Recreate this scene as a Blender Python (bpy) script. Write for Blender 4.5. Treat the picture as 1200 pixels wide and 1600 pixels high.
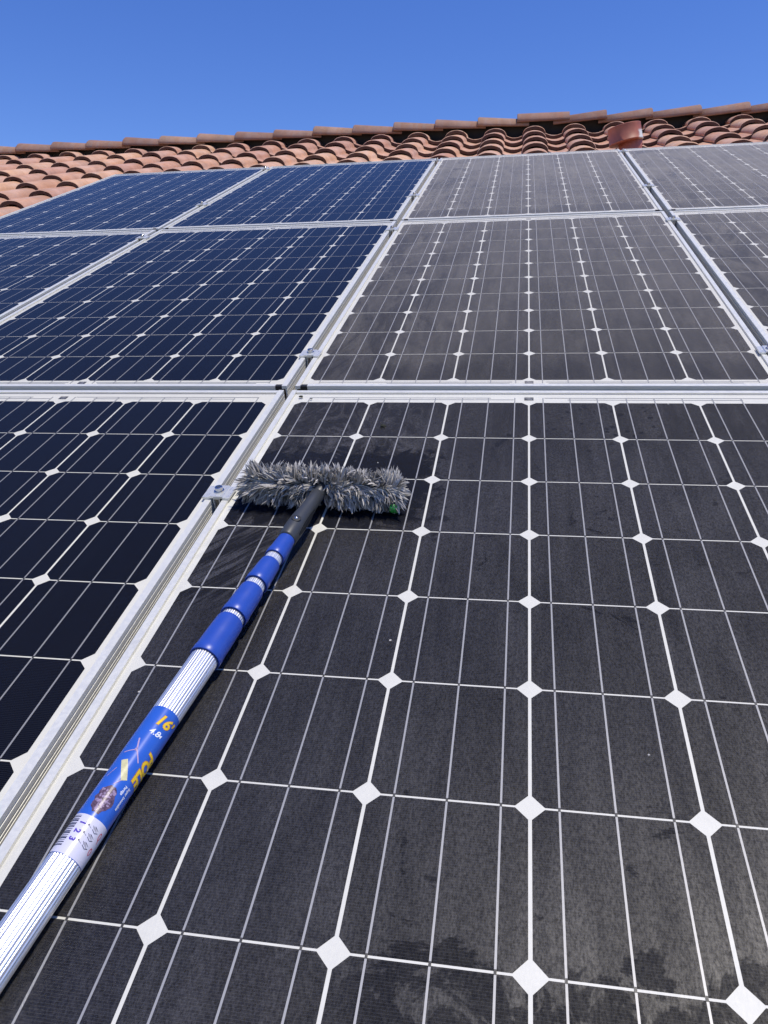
import bpy, bmesh, math, random
from mathutils import Matrix, Vector
random.seed(7)
R = math.radians
scene = bpy.context.scene
COL = scene.collection
for o in list(bpy.data.objects): bpy.data.objects.remove(o)

# ------------------------------------------------------------------ camera, sky, sun, exposure
SLOPE = R(22)
MR = Matrix.Translation((0, 0, 4.2)) @ Matrix.Rotation(SLOPE, 4, 'X')     # roof frame: x across, y up the slope, z off the roof
CAMR = ((0.98556586, 0.15583977, -0.06613543),
        (0.02709269, -0.53081431, -0.84705499),
        (-0.16711049, 0.83303669, -0.52737458))
CAMC = (-0.02235964, -1.42256779, 0.63613305)
cam = bpy.data.cameras.new('camera'); camo = bpy.data.objects.new('camera', cam); COL.objects.link(camo)
m = Matrix.Identity(4)
for i in range(3):
    m[i][0] = CAMR[0][i]; m[i][1] = -CAMR[1][i]; m[i][2] = -CAMR[2][i]; m[i][3] = CAMC[i]
camo.matrix_world = MR @ m
cam.sensor_fit = 'VERTICAL'; cam.sensor_height = 36; cam.lens = 36 * 1201.84 / 1600
cam.clip_start = 0.02; cam.clip_end = 3000
scene.camera = camo

SUN_ROOF = Vector((0.30, 0.25, 1.0)).normalized()
SUN_W = (MR.to_3x3() @ SUN_ROOF).normalized()
elev = math.asin(SUN_W.z); az = math.atan2(SUN_W.x, SUN_W.y)
world = bpy.data.worlds.new('World'); scene.world = world; world.use_nodes = True
wn = world.node_tree.nodes; wl = world.node_tree.links; wn.clear()
sky = wn.new('ShaderNodeTexSky'); sky.sky_type = 'NISHITA'; sky.sun_disc = False
sky.sun_elevation = elev; sky.sun_rotation = az
sky.altitude = 300; sky.air_density = 1.0; sky.dust_density = 0.15; sky.ozone_density = 4.0
bg = wn.new('ShaderNodeBackground'); bg.inputs['Strength'].default_value = 0.14
wo = wn.new('ShaderNodeOutputWorld'); hs = wn.new('ShaderNodeHueSaturation'); hs.inputs['Saturation'].default_value = 1.26; hs.inputs['Hue'].default_value = 0.52; hs.inputs['Value'].default_value = 1.0
wl.new(sky.outputs[0], hs.inputs['Color']); wl.new(hs.outputs[0], bg.inputs[0]); wl.new(bg.outputs[0], wo.inputs[0])
sun = bpy.data.lights.new('sun', 'SUN'); sun.energy = 3.15; sun.angle = R(0.53); sun.color = (1, 0.925, 0.80)
suno = bpy.data.objects.new('sun', sun); COL.objects.link(suno)
suno.matrix_world = Matrix.Translation((0, 0, 30)) @ SUN_W.to_track_quat('Z', 'Y').to_matrix().to_4x4()
scene.view_settings.view_transform = 'Standard'; scene.view_settings.look = 'None'
scene.view_settings.exposure = 0.25; scene.view_settings.gamma = 1.0
scene.view_settings.use_curve_mapping = False
scene.render.engine = 'CYCLES'
scene.cycles.use_adaptive_sampling = True; scene.cycles.adaptive_threshold = 0.02
scene.cycles.max_bounces = 5; scene.cycles.diffuse_bounces = 2; scene.cycles.glossy_bounces = 2
scene.cycles.transmission_bounces = 2; scene.cycles.transparent_max_bounces = 6
scene.cycles.caustics_reflective = False; scene.cycles.caustics_refractive = False

# ------------------------------------------------------------------ helpers
def link(o, parent=None):
    COL.objects.link(o)
    if parent is not None: o.parent = parent
    return o
def obj(name, me, parent=None, mat=None, mw=None):
    o = bpy.data.objects.new(name, me); link(o, parent)
    if mat is not None and not me.materials: me.materials.append(mat)
    if mw is not None: o.matrix_basis = mw
    return o
def empty(name, mw, label, cat, group=None):
    o = bpy.data.objects.new(name, None); link(o); o.matrix_basis = mw; o.empty_display_size = 0.05
    tag(o, label, cat, group); return o
def tag(o, label=None, cat=None, group=None, kind=None):
    if label: o['label'] = label
    if cat: o['category'] = cat
    if group: o['group'] = group
    if kind: o['kind'] = kind
    return o
def from_bm(name, bm, mats=(), smooth=False):
    me = bpy.data.meshes.new(name); bm.normal_update(); bm.to_mesh(me); bm.free()
    for x in mats: me.materials.append(x)
    if smooth: me.polygons.foreach_set('use_smooth', [True] * len(me.polygons))
    return me
def add_box(bm, x0, x1, y0, y1, z0, z1, mi=0):
    v = [bm.verts.new(p) for p in ((x0,y0,z0),(x1,y0,z0),(x1,y1,z0),(x0,y1,z0),(x0,y0,z1),(x1,y0,z1),(x1,y1,z1),(x0,y1,z1))]
    for f in ((3,2,1,0),(4,5,6,7),(0,1,5,4),(1,2,6,5),(2,3,7,6),(3,0,4,7)):
        bm.faces.new([v[i] for i in f]).material_index = mi
def box_mesh(name, dims, mats, bevel=0):
    bm = bmesh.new(); add_box(bm, *dims)
    if bevel: bmesh.ops.bevel(bm, geom=bm.edges[:], offset=bevel, segments=2, affect='EDGES', profile=0.6)
    return from_bm(name, bm, mats)
def extrude_profile(bm, prof, y0, y1, ax=None):
    """closed profile (x,z) run along y; ax maps (x,y,z) to a point"""
    ax = ax or (lambda x, y, z: (x, y, z))
    a = [bm.verts.new(ax(x, y0, z)) for x, z in prof]; b = [bm.verts.new(ax(x, y1, z)) for x, z in prof]
    n = len(prof)
    for i in range(n): bm.faces.new((a[i], a[(i+1) % n], b[(i+1) % n], b[i]))
    bm.faces.new(a[::-1]); bm.faces.new(b)
    bmesh.ops.recalc_face_normals(bm, faces=bm.faces[:])
def lathe(bm, prof, n=40, cap=True, mi=0, rad=None):
    """profile of (t, r) about local +Y; rad(angle, r) may shape the ring"""
    rings = []
    for t, r in prof:
        ring = []
        for i in range(n):
            a = 2 * math.pi * i / n; q = rad(a, r, t) if rad else r
            ring.append(bm.verts.new((q * math.sin(a), t, q * math.cos(a))))
        rings.append(ring)
    for k in range(len(rings) - 1):
        for i in range(n):
            bm.faces.new((rings[k][i], rings[k][(i+1) % n], rings[k+1][(i+1) % n], rings[k+1][i])).material_index = mi
    if cap:
        bm.faces.new(rings[0][::-1]).material_index = mi; bm.faces.new(rings[-1]).material_index = mi
    bmesh.ops.recalc_face_normals(bm, faces=bm.faces[:])

# ------------------------------------------------------------------ material helpers
class NT:
    def __init__(s, name):
        s.mat = bpy.data.materials.new(name); s.mat.use_nodes = True
        s.t = s.mat.node_tree; s.t.nodes.clear()
        s.out = s.t.nodes.new('ShaderNodeOutputMaterial')
    def n(s, typ, **kw):
        nd = s.t.nodes.new('ShaderNode' + typ)
        for k, v in kw.items(): setattr(nd, k, v)
        return nd
    def put(s, sock, v):
        if hasattr(v, 'is_linked') or isinstance(v, bpy.types.NodeSocket): s.t.links.new(v, sock)
        else: sock.default_value = v
    def math(s, op, a, b=None, c=None, clamp=False):
        nd = s.n('Math', operation=op, use_clamp=clamp)
        for i, v in enumerate((a, b, c)):
            if v is not None: s.put(nd.inputs[i], v)
        return nd.outputs[0]
    def vmath(s, op, a, b):
        nd = s.n('VectorMath', operation=op); s.put(nd.inputs[0], a); s.put(nd.inputs[1], b); return nd.outputs[0]
    def noise(s, vec, scale, detail=3, rough=0.55, dist=0.0):
        nd = s.n('TexNoise'); s.put(nd.inputs['Vector'], vec); nd.inputs['Scale'].default_value = scale
        nd.inputs['Detail'].default_value = detail; nd.inputs['Roughness'].default_value = rough
        nd.inputs['Distortion'].default_value = dist; return nd.outputs['Fac']
    def ramp(s, fac, lo, hi, a=0.0, b=1.0, smooth=True):
        nd = s.n('MapRange', interpolation_type='SMOOTHSTEP' if smooth else 'LINEAR')
        s.put(nd.inputs['Value'], fac); nd.inputs['From Min'].default_value = lo; nd.inputs['From Max'].default_value = hi
        nd.inputs['To Min'].default_value = a; nd.inputs['To Max'].default_value = b; return nd.outputs[0]
    def mixc(s, fac, a, b):
        nd = s.n('Mix', data_type='RGBA'); s.put(nd.inputs[0], fac); s.put(nd.inputs[6], a); s.put(nd.inputs[7], b); return nd.outputs[2]
    def hsv(s, col, h=0.5, sat=1.0, v=1.0):
        nd = s.n('HueSaturation'); s.put(nd.inputs['Color'], col); s.put(nd.inputs['Hue'], h)
        s.put(nd.inputs['Saturation'], sat); s.put(nd.inputs['Value'], v); return nd.outputs[0]
    def bump(s, h, strength=0.3, dist=0.01):
        nd = s.n('Bump'); s.put(nd.inputs['Height'], h); nd.inputs['Strength'].default_value = strength
        nd.inputs['Distance'].default_value = dist; return nd.outputs[0]
    def prin(s, **kw):
        nd = s.n('BsdfPrincipled')
        for k, v in kw.items(): s.put(nd.inputs[k.replace('_', ' ')], v)
        return nd.outputs[0]
    def mixs(s, fac, a, b):
        nd = s.n('MixShader'); s.put(nd.inputs[0], fac); s.put(nd.inputs[1], a); s.put(nd.inputs[2], b); return nd.outputs[0]
    def coord(s, which='Object'): return s.n('TexCoord').outputs[which]
    def done(s, sh): s.t.links.new(sh, s.out.inputs['Surface']); return s.mat
def C4(r, g, b): return (r, g, b, 1)
def plain(name, col, rough=0.5, metal=0.0, spec=0.5, var=0.0, scale=60):
    t = NT(name); c = C4(*col)
    if var:
        nz = t.noise(t.coord(), scale, 4)
        c = t.hsv(c, v=t.ramp(nz, 0.3, 0.7, 1 - var, 1 + var, False))
    return t.done(t.prin(Base_Color=c, Roughness=rough, Metallic=metal, Specular_IOR_Level=spec))

# silicon cell with fine silver fingers
def cell_material():
    t = NT('silicon_cell'); co = t.coord()
    sep = t.n('SeparateXYZ'); t.put(sep.inputs[0], co)
    w = t.math('SINE', t.math('MULTIPLY', sep.outputs[1], 2 * math.pi / 0.0026))
    fing = t.ramp(w, 0.80, 1.0, 0, 1)
    rnd = t.n('ObjectInfo').outputs['Random']
    base = t.hsv(C4(0.0042, 0.0052, 0.0105), v=t.math('ADD', 0.8, t.math('MULTIPLY', rnd, 0.4)))
    col = t.mixc(t.math('MULTIPLY', fing, 0.08), base, C4(0.30, 0.31, 0.33))
    df = t.n('BsdfDiffuse'); t.put(df.inputs['Color'], col); return t.done(df.outputs[0])

def glass_material(name, dusty, washed=False):
    t = NT(name); co = t.coord()
    rnd = t.n('ObjectInfo').outputs['Random']
    off = t.n('CombineXYZ'); t.put(off.inputs[0], t.math('MULTIPLY', rnd, 37.0)); t.put(off.inputs[1], t.math('MULTIPLY', rnd, 11.0))
    p = t.vmath('ADD', co, off.outputs[0])
    sep = t.n('SeparateXYZ'); t.put(sep.inputs[0], co); u, v = sep.outputs[0], sep.outputs[1]
    ps = t.vmath('MULTIPLY', p, (1.0, 0.28, 1.0))
    cosv = t.math('SUBTRACT', 1.0, (lambda lw: (setattr(lw.inputs['Blend'], 'default_value', 0.5), lw.outputs['Facing'])[1])(t.n('LayerWeight')))
    cosv = t.math('MAXIMUM', cosv, 0.06)
    fr = t.n('Fresnel'); fr.inputs['IOR'].default_value = 1.20
    tr = t.n('BsdfTransparent'); tr.inputs['Color'].default_value = C4(0.98, 0.985, 0.985)
    gl = t.n('BsdfGlossy'); gl.inputs['Roughness'].default_value = 0.05 if not dusty else 0.44
    gl.inputs['Color'].default_value = C4(0.94, 0.93, 0.87) if not dusty else C4(1, 0.99, 0.97)
    tau = 0.0015 if not dusty else (0.019 if washed else 0.048)
    streak = t.noise(ps, 16, 3, 0.65, 0.5)
    f = t.ramp(streak, 0.25, 0.75, 0.78, 1.22)
    if dusty:
        grain = t.noise(t.vmath('MULTIPLY', p, (1.0, 0.45, 1.0)), 430, 3, 0.85)
        run = t.noise(t.vmath('MULTIPLY', p, (1.0, 0.10, 1.0)), 75, 3, 0.7, 0.6)
        f = t.math('MULTIPLY', f, t.ramp(run, 0.30, 0.70, 0.86, 1.16))
        f = t.math('MULTIPLY', f, t.ramp(grain, 0.30, 0.70, 0.50, 1.50))
        big = t.noise(p, 2.3, 2, 0.6, 0.4)
        f = t.math('MULTIPLY', f, t.ramp(big, 0.28, 0.72, 0.86, 1.14))
    if dusty and not washed:
        # rain streaks and dried water marks
        f = t.math('MULTIPLY', f, t.ramp(t.math('ADD', v, t.math('MULTIPLY', streak, 0.22)), -1.40, -1.30, 0.72, 1.0))
        sw = t.noise(ps, 7, 4, 0.75, 1.6)
        f = t.math('MULTIPLY', f, t.math('ADD', 1.0, t.math('MULTIPLY', t.ramp(u, -0.38, -0.12, 1.0, 0.22), t.ramp(sw, 0.38, 0.52, -0.5, 0.0))))
    if washed:
        # water runs along the upper edge, area already rubbed by the brush, splashes near the lower edge
        rag = t.noise(p, 30, 3, 0.7, 0.8); rag2 = t.noise(p, 13, 4, 0.72, 1.2)
        def rect(u0, u1, v0, v1, e, amp):
            n = t.math('MULTIPLY', t.math('SUBTRACT', rag, 0.5), amp)
            uu = t.math('ADD', u, n); vv = t.math('ADD', v, n)
            a = t.math('MULTIPLY', t.ramp(uu, u0 - e, u0 + e), t.ramp(uu, u1 - e, u1 + e, 1, 0))
            b = t.math('MULTIPLY', t.ramp(vv, v0 - e, v0 + e), t.ramp(vv, v1 - e, v1 + e, 1, 0))
            return t.math('MULTIPLY', a, b)
        swath = rect(-0.50, -0.160, -0.46, -0.222, 0.016, 0.17)
        f = t.math('MULTIPLY', f, t.math('SUBTRACT', 1.0, t.math('MULTIPLY', swath, 0.95)))
        # curly water marks upper left
        top = rect(-0.49, -0.20, -0.25, 0.02, 0.03, 0.12)
        curl = t.noise(t.vmath('MULTIPLY', p, (1.0, 0.5, 1.0)), 22, 3, 0.7, 2.2)
        f = t.math('MULTIPLY', f, t.math('ADD', 1.0, t.math('MULTIPLY', top, t.ramp(curl, 0.42, 0.66, -0.35, 0.65))))
        # swipe streaks beside the pole
        rot = t.n('VectorRotate', rotation_type='Z_AXIS'); t.put(rot.inputs['Vector'], co); rot.inputs['Angle'].default_value = R(-52)
        sl = t.noise(t.vmath('MULTIPLY', rot.outputs[0], (0.07, 1.0, 1.0)), 120, 2, 0.7)
        left = rect(-0.50, -0.345, -0.66, -0.42, 0.03, 0.08)
        f = t.math('MULTIPLY', f, t.math('ADD', 1.0, t.math('MULTIPLY', left, t.ramp(sl, 0.40, 0.62, -0.6, 0.75))))
        # drips near the upper right
        dr = t.n('TexVoronoi'); t.put(dr.inputs['Vector'], t.vmath('ADD', t.vmath('MULTIPLY', p, (1, 0.8, 1)), (0, 0, 0))); dr.inputs['Scale'].default_value = 55
        drip = t.math('MULTIPLY', rect(0.03, 0.24, -0.18, -0.005, 0.03, 0.2), t.ramp(t.math('ADD', dr.outputs['Distance'], t.math('MULTIPLY', rag2, 0.9)), 0.62, 0.70, 1, 0))
        f = t.math('MULTIPLY', f, t.math('SUBTRACT', 1.0, t.math('MULTIPLY', drip, 0.75)))
        # splash marks low down
        lowv = t.ramp(v, -1.17, -1.03, 0.19, -0.13, False)
        wet = t.ramp(t.math('ADD', rag2, lowv), 0.485, 0.550)
        uw = t.ramp(u, -0.24, -0.10)
        f = t.math('MULTIPLY', f, t.math('SUBTRACT', 1.0, t.math('MULTIPLY', t.math('MULTIPLY', wet, uw), 0.62)))
    if not dusty:
        pass
    k = t.math('MULTIPLY', f, tau)
    if dusty:                                   # silt held back by the lower frame bar
        k = t.math('ADD', k, t.math('MULTIPLY', t.ramp(t.math('ADD', v, t.math('MULTIPLY', streak, 0.03)), -1.582, -1.545, 1, 0), 0.09))
    fac = t.math('SUBTRACT', 1.0, t.math('POWER', 2.71828, t.math('MULTIPLY', t.math('DIVIDE', k, cosv), -1.0)))
    gf = fr.outputs[0]
    if dusty: gf = t.math('MAXIMUM', t.math('MULTIPLY', gf, 0.55), t.math('MULTIPLY', f, 0.032), clamp=True)
    clean = t.mixs(gf, tr.outputs[0], gl.outputs[0])
    dn = t.n('BsdfDiffuse'); dn.inputs['Color'].default_value = C4(0.47, 0.43, 0.37); dust = dn.outputs[0]
    sh = t.mixs(fac, clean, dust)
    if dusty:
        vo = t.n('TexVoronoi'); t.put(vo.inputs['Vector'], p); vo.inputs['Scale'].default_value = 21; vo.inputs['Randomness'].default_value = 1
        cs = t.n('SeparateColor'); t.put(cs.inputs[0], vo.outputs['Color'])
        sd = t.n('BsdfDiffuse'); sd.inputs['Color'].default_value = C4(0.62, 0.60, 0.55)
        sp = t.math('MULTIPLY', t.ramp(t.math('ADD', vo.outputs['Distance'], t.math('MULTIPLY', grain, 0.03)), 0.040, 0.055, 1, 0), t.math('GREATER_THAN', cs.outputs[0], 0.86))
        sh = t.mixs(t.math('MULTIPLY', sp, 0.7), sh, sd.outputs[0])
    return t.done(sh)

def alu(name, col=(0.79, 0.775, 0.69), rough=0.40, metal=0.30, dirt=0.20):
    t = NT(name); co = t.coord()
    n1 = t.noise(co, 9, 3, 0.7); n2 = t.noise(co, 180, 1)
    c = t.mixc(t.math('MULTIPLY', t.ramp(n1, 0.5, 0.75), dirt), C4(*col), C4(0.46, 0.44, 0.40))
    rg = t.ramp(n2, 0.3, 0.7, rough - 0.07, rough + 0.09)
    return t.done(t.prin(Base_Color=c, Roughness=rg, Metallic=metal))
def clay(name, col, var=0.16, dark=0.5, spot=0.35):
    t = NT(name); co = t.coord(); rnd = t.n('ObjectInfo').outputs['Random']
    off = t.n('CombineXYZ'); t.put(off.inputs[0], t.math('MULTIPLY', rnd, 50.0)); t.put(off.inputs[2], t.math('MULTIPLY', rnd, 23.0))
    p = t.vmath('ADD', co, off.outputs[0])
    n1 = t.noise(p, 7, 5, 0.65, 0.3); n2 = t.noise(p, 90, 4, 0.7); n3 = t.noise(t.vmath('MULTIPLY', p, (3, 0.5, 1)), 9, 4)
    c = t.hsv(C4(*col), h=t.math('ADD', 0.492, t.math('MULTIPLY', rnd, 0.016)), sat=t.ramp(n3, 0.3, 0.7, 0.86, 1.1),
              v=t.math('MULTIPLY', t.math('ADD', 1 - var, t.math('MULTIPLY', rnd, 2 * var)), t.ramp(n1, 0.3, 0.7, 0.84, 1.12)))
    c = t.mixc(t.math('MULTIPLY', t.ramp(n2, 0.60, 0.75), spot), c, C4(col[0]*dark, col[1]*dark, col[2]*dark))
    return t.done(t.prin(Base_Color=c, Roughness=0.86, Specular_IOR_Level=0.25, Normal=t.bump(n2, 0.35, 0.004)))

M = {}
M['cell'] = cell_material()
M['glass'] = glass_material('clean_glass', False)
M['dusty'] = glass_material('dusty_glass', True)
M['washed'] = glass_material('half_washed_glass', True, True)
M['sheet'] = plain('white_backsheet', (0.745, 0.735, 0.665), 0.6, var=0.03, scale=30)
M['ribbon'] = plain('tinned_ribbon', (0.40, 0.40, 0.405), 0.45, 0.3)
M['ribbon_dark'] = plain('ribbon_joint', (0.03, 0.03, 0.032), 0.5)
M['bus'] = plain('end_ribbon', (0.32, 0.33, 0.34), 0.5, 0.2)
M['alu'] = alu('anodised_aluminium')
M['black'] = plain('black_plastic', (0.012, 0.012, 0.013), 0.55, var=0.2)
M['tagm'] = plain('printed_tag', (0.035, 0.037, 0.045), 0.5)
M['print'] = plain('tag_print', (0.45, 0.45, 0.46), 0.6)
M['clamp'] = alu('clamp_aluminium', (0.77, 0.765, 0.71), 0.32, 0.5, 0.0)
M['steel'] = plain('stainless_steel', (0.62, 0.60, 0.57), 0.22, 1.0)
M['tile'] = clay('terracotta_tile', (0.57, 0.335, 0.228), 0.12)
M['tile_edge'] = clay('dark_tile_edge', (0.105, 0.058, 0.045), 0.2, 2.6, 0.3)  # butt faces of the tiles, much darker brown than their tops
M['ridge'] = clay('ridge_clay', (0.34, 0.205, 0.148), 0.14, 0.45, 0.5)
M['deck'] = plain('roofing_felt', (0.030, 0.028, 0.027), 0.95, var=0.2, scale=20)
M['ventpaint'] = plain('terracotta_paint', (0.36, 0.115, 0.068), 0.55, var=0.12, scale=14)
M['lead'] = plain('galvanised_flashing', (0.55, 0.55, 0.53), 0.5, 0.4, var=0.12, scale=20)
M['stucco'] = plain('stucco', (0.55, 0.48, 0.38), 0.9, var=0.06, scale=40)
M['ground'] = plain('dry_soil', (0.20, 0.16, 0.11), 0.95, var=0.25, scale=2)

# ------------------------------------------------------------------ large structure: ground, house
bm = bmesh.new()
g = 1500
bm.faces.new([bm.verts.new(p) for p in ((-g,-g,0),(g,-g,0),(g,g,0),(-g,g,0))])
gr = obj('ground', from_bm('ground', bm, [M['ground']])); tag(gr, kind='structure')

RIDGE_V, EAVE_V, CREST = 5.93, -2.9, -0.09
UL, UR = -8.5, 5.5
house = empty('house', Matrix.Identity(4), 'house with a red clay tile roof under the solar panels', 'house')
bm = bmesh.new()
zt = -0.235
def rp(x, y, z): return MR @ Vector((x, y, z))
top0, top1 = rp(UL, RIDGE_V, zt), rp(UR, RIDGE_V, zt)
e0, e1 = rp(UL, EAVE_V, zt), rp(UR, EAVE_V, zt)
b0 = Vector((UL, 2*top0.y - e0.y, e0.z)); b1 = Vector((UR, 2*top1.y - e1.y, e1.z))
th = Vector((0, 0, -0.16))
inv = MR.inverted()
vs = [bm.verts.new(inv @ p) for p in (e0, e1, top1, top0, b1, b0)] + [bm.verts.new(inv @ (p + th)) for p in (e0, e1, top1, top0, b1, b0)]
for f in ((0,1,2,3),(3,2,4,5),(7,6,9,8),(8,9,11,10),(0,6,7,1),(4,10,11,5),(1,7,8,2),(2,8,10,4),(3,9,6,0),(5,11,9,3)):
    bm.faces.new([vs[i] for i in f])
bmesh.ops.recalc_face_normals(bm, faces=bm.faces[:])
deck = obj('roof_deck', from_bm('roof_deck', bm, [M['deck']]), house, mw=MR.copy())
wy0, wy1 = e0.y + 0.5, b0.y - 0.5
wz = e0.z - 0.02
bm = bmesh.new()
add_box(bm, UL + 0.4, UR - 0.4, wy0, wy1, 0, wz)
obj('wall', from_bm('wall', bm, [M['stucco']]), house)

# S-shaped clay tiles
TP, TE, TL = 0.322, 0.355, 0.425          # pitch across, exposure, length
def tile_profile(n=13):
    pts = []
    for i in range(n + 1):                   # hump
        a = math.pi * i / n
        pts.append((-0.092 * math.cos(a), 1.0 * max(math.sin(a), 0.0) ** 0.92))
    for i in range(1, 7):                    # pan
        s = i / 6
        pts.append((0.092 + 0.146 * s, -0.020 * math.sin(math.pi * s) ** 0.9 if s < 1 else 0.0))
    return pts
def tile_bm(bm, mw=None, seed=0):
    rr = random.Random(seed)
    prof = tile_profile(); T = 0.026; n = len(prof)
    rows = []
    for y, rise, hh in ((0.0, 0.030, 0.058), (0.010, 0.0305, 0.058), (TL, -0.006, 0.054)):
        pr = [(x, z * hh if z > 0 else z) for x, z in prof]
        nrm = []
        for i in range(n):
            a = pr[max(i-1, 0)]; b = pr[min(i+1, n-1)]
            dx, dz = b[0]-a[0], b[1]-a[1]; l = math.hypot(dx, dz); nrm.append((-dz/l, dx/l))
        r = 0.0025 if y == 0 else 0
        up = []; lo = []
        for i, (x, z) in enumerate(pr):
            w = rr.uniform(-0.0012, 0.0012)
            up.append(Vector((x - nrm[i][0]*r, y, z + rise - nrm[i][1]*r + w)))
            lo.append(Vector((x - nrm[i][0]*(T - r), y, z + rise - nrm[i][1]*(T - r))))
        rows.append((up, lo))
    def V(p): return bm.verts.new((mw @ p) if mw else p)
    G = [([V(p) for p in up], [V(p) for p in lo]) for up, lo in rows]
    for k in range(2):
        for i in range(n - 1):
            f = bm.faces.new((G[k][0][i], G[k][0][i+1], G[k+1][0][i+1], G[k+1][0][i])); f.smooth = k == 1
        for s in (0, n - 1):
            bm.faces.new((G[k][0][s], G[k+1][0][s], G[k+1][1][s], G[k][1][s]))
    for i in range(n - 1):
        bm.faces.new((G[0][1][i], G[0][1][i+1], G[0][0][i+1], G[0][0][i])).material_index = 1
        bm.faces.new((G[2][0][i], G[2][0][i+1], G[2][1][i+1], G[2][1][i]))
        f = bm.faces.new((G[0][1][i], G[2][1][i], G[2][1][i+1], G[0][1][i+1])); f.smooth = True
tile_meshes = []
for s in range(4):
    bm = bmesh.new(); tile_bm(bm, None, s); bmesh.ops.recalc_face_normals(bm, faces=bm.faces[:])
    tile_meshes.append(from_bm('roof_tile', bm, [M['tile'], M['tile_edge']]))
ZB = CREST - 0.058 - 0.030
stuff = bmesh.new(); n_t = 0
rt = random.Random(3)
c0 = 5.70
for j in range(0, 25):
    y = c0 - j * TE
    if y < EAVE_V - 0.1: break
    for i in range(-29, 14):
        x = 1.02 + TP * i
        if x < UL + 0.1 or x > UR - 0.2: continue
        mw = (Matrix.Translation((x + rt.uniform(-.004, .004), y + rt.uniform(-.006, .006), ZB + rt.uniform(-.002, .003)))
              @ Matrix.Rotation(rt.uniform(-.008, .008), 4, 'Z') @ Matrix.Rotation(rt.uniform(-.006, .006), 4, 'Y'))
        if j == 0: mw = mw @ Matrix.Diagonal((1, 0.62, 1, 1))
        vis = (y > 3.72 and -5.75 < x < 2.75) or (-5.0 < x < -2.35 and y > 2.45)
        if abs(x - 0.66) < 0.12 and abs(y - 4.15) < 0.2: pass
        if vis and n_t < 300:
            o = obj('roof_tile', tile_meshes[(i * 7 + j * 3) % 4], deck, mw=mw); n_t += 1
        else:
            tile_bm(stuff, mw, j * 50 + i)
bmesh.ops.recalc_face_normals(stuff, faces=stuff.faces[:])
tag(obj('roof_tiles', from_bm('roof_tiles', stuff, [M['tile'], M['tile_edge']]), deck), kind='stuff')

# ridge caps, laid from both ends towards a closing cap
def cap_mesh(L, big, small, tilt, seed):
    bm = bmesh.new(); rr = random.Random(seed); n = 12; rows = []
    for k, (x, r) in enumerate(((0, big - 0.004), (0.010, big), (L, small))):
        up = []; lo = []
        for i in range(n + 1):
            a = math.pi * (i / n) * 1.0
            ca, sa = math.cos(a), math.sin(a)
            w = rr.uniform(-0.002, 0.002)
            up.append(bm.verts.new((x, -ca * (r + w) * 1.1, sa * (r + w) * 0.92)))
            rl = r - 0.016 + (0.004 if k == 0 else 0)
            lo.append(bm.verts.new((x, -ca * rl * 1.1, sa * rl * 0.92)))
        rows.append((up, lo))
    for k in range(2):
        for i in range(n):
            f = bm.faces.new((rows[k][0][i], rows[k][0][i+1], rows[k+1][0][i+1], rows[k+1][0][i])); f.smooth = True
        for s in (0, n): bm.faces.new((rows[k][0][s], rows[k+1][0][s], rows[k+1][1][s], rows[k][1][s]))
    for i in range(n):
        bm.faces.new((rows[0][1][i], rows[0][1][i+1], rows[0][0][i+1], rows[0][0][i]))
        bm.faces.new((rows[2][0][i], rows[2][0][i+1], rows[2][1][i+1], rows[2][1][i]))
        bm.faces.new((rows[0][1][i], rows[2][1][i], rows[2][1][i+1], rows[0][1][i+1]))
    bmesh.ops.recalc_face_normals(bm, faces=bm.faces[:])
    return from_bm('ridge_tile', bm, [M['ridge']])
UPR = MR.to_3x3().inverted() @ Vector((0, 0, 1))          # world up in roof frame
capbase = Matrix.Translation((0, RIDGE_V, -0.120)) @ Matrix.Rotation(-SLOPE, 4, 'X')
caps_left = [cap_mesh(0.43, 0.103, 0.076, 0, s) for s in range(3)]
def put_cap(me, u, direction, dz=0.0, tilt=0.028, yaw=0.0):
    mw = capbase @ Matrix.Translation((u, 0, dz)) @ Matrix.Rotation(yaw, 4, 'Z')
    if direction < 0: mw = mw @ Matrix.Rotation(math.pi, 4, 'Z')
    mw = mw @ Matrix.Rotation(tilt, 4, 'Y')
    return obj('ridge_tile', me, deck, mw=mw)
rc = random.Random(11)
u = -0.10; k = 0
xs = []
CAPE = 0.360
u = -0.42
while u > UL:
    put_cap(caps_left[k % 3], u, 1, rc.uniform(-.004, .006), 0.030 + rc.uniform(-.008, .008), rc.uniform(-.012, .012)); u -= CAPE + rc.uniform(-.006, .006); k += 1
u = 0.64
while u < UR + 0.2:
    put_cap(caps_left[k % 3], u, -1, rc.uniform(-.003, .008), 0.042 + rc.uniform(-.010, .012), rc.uniform(-.02, .02)); u += 0.372 + rc.uniform(-.01, .01); k += 1
put_cap(cap_mesh(0.43, 0.094, 0.092, 0, 21), -0.09, 1, 0.017, 0.004, 0.01)
# timber ridge board under the caps
obj('ridge_board', box_mesh('ridge_board', (UL, UR, RIDGE_V - 0.03, RIDGE_V + 0.03, -0.24, -0.075), [M['deck']]), deck)

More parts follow.
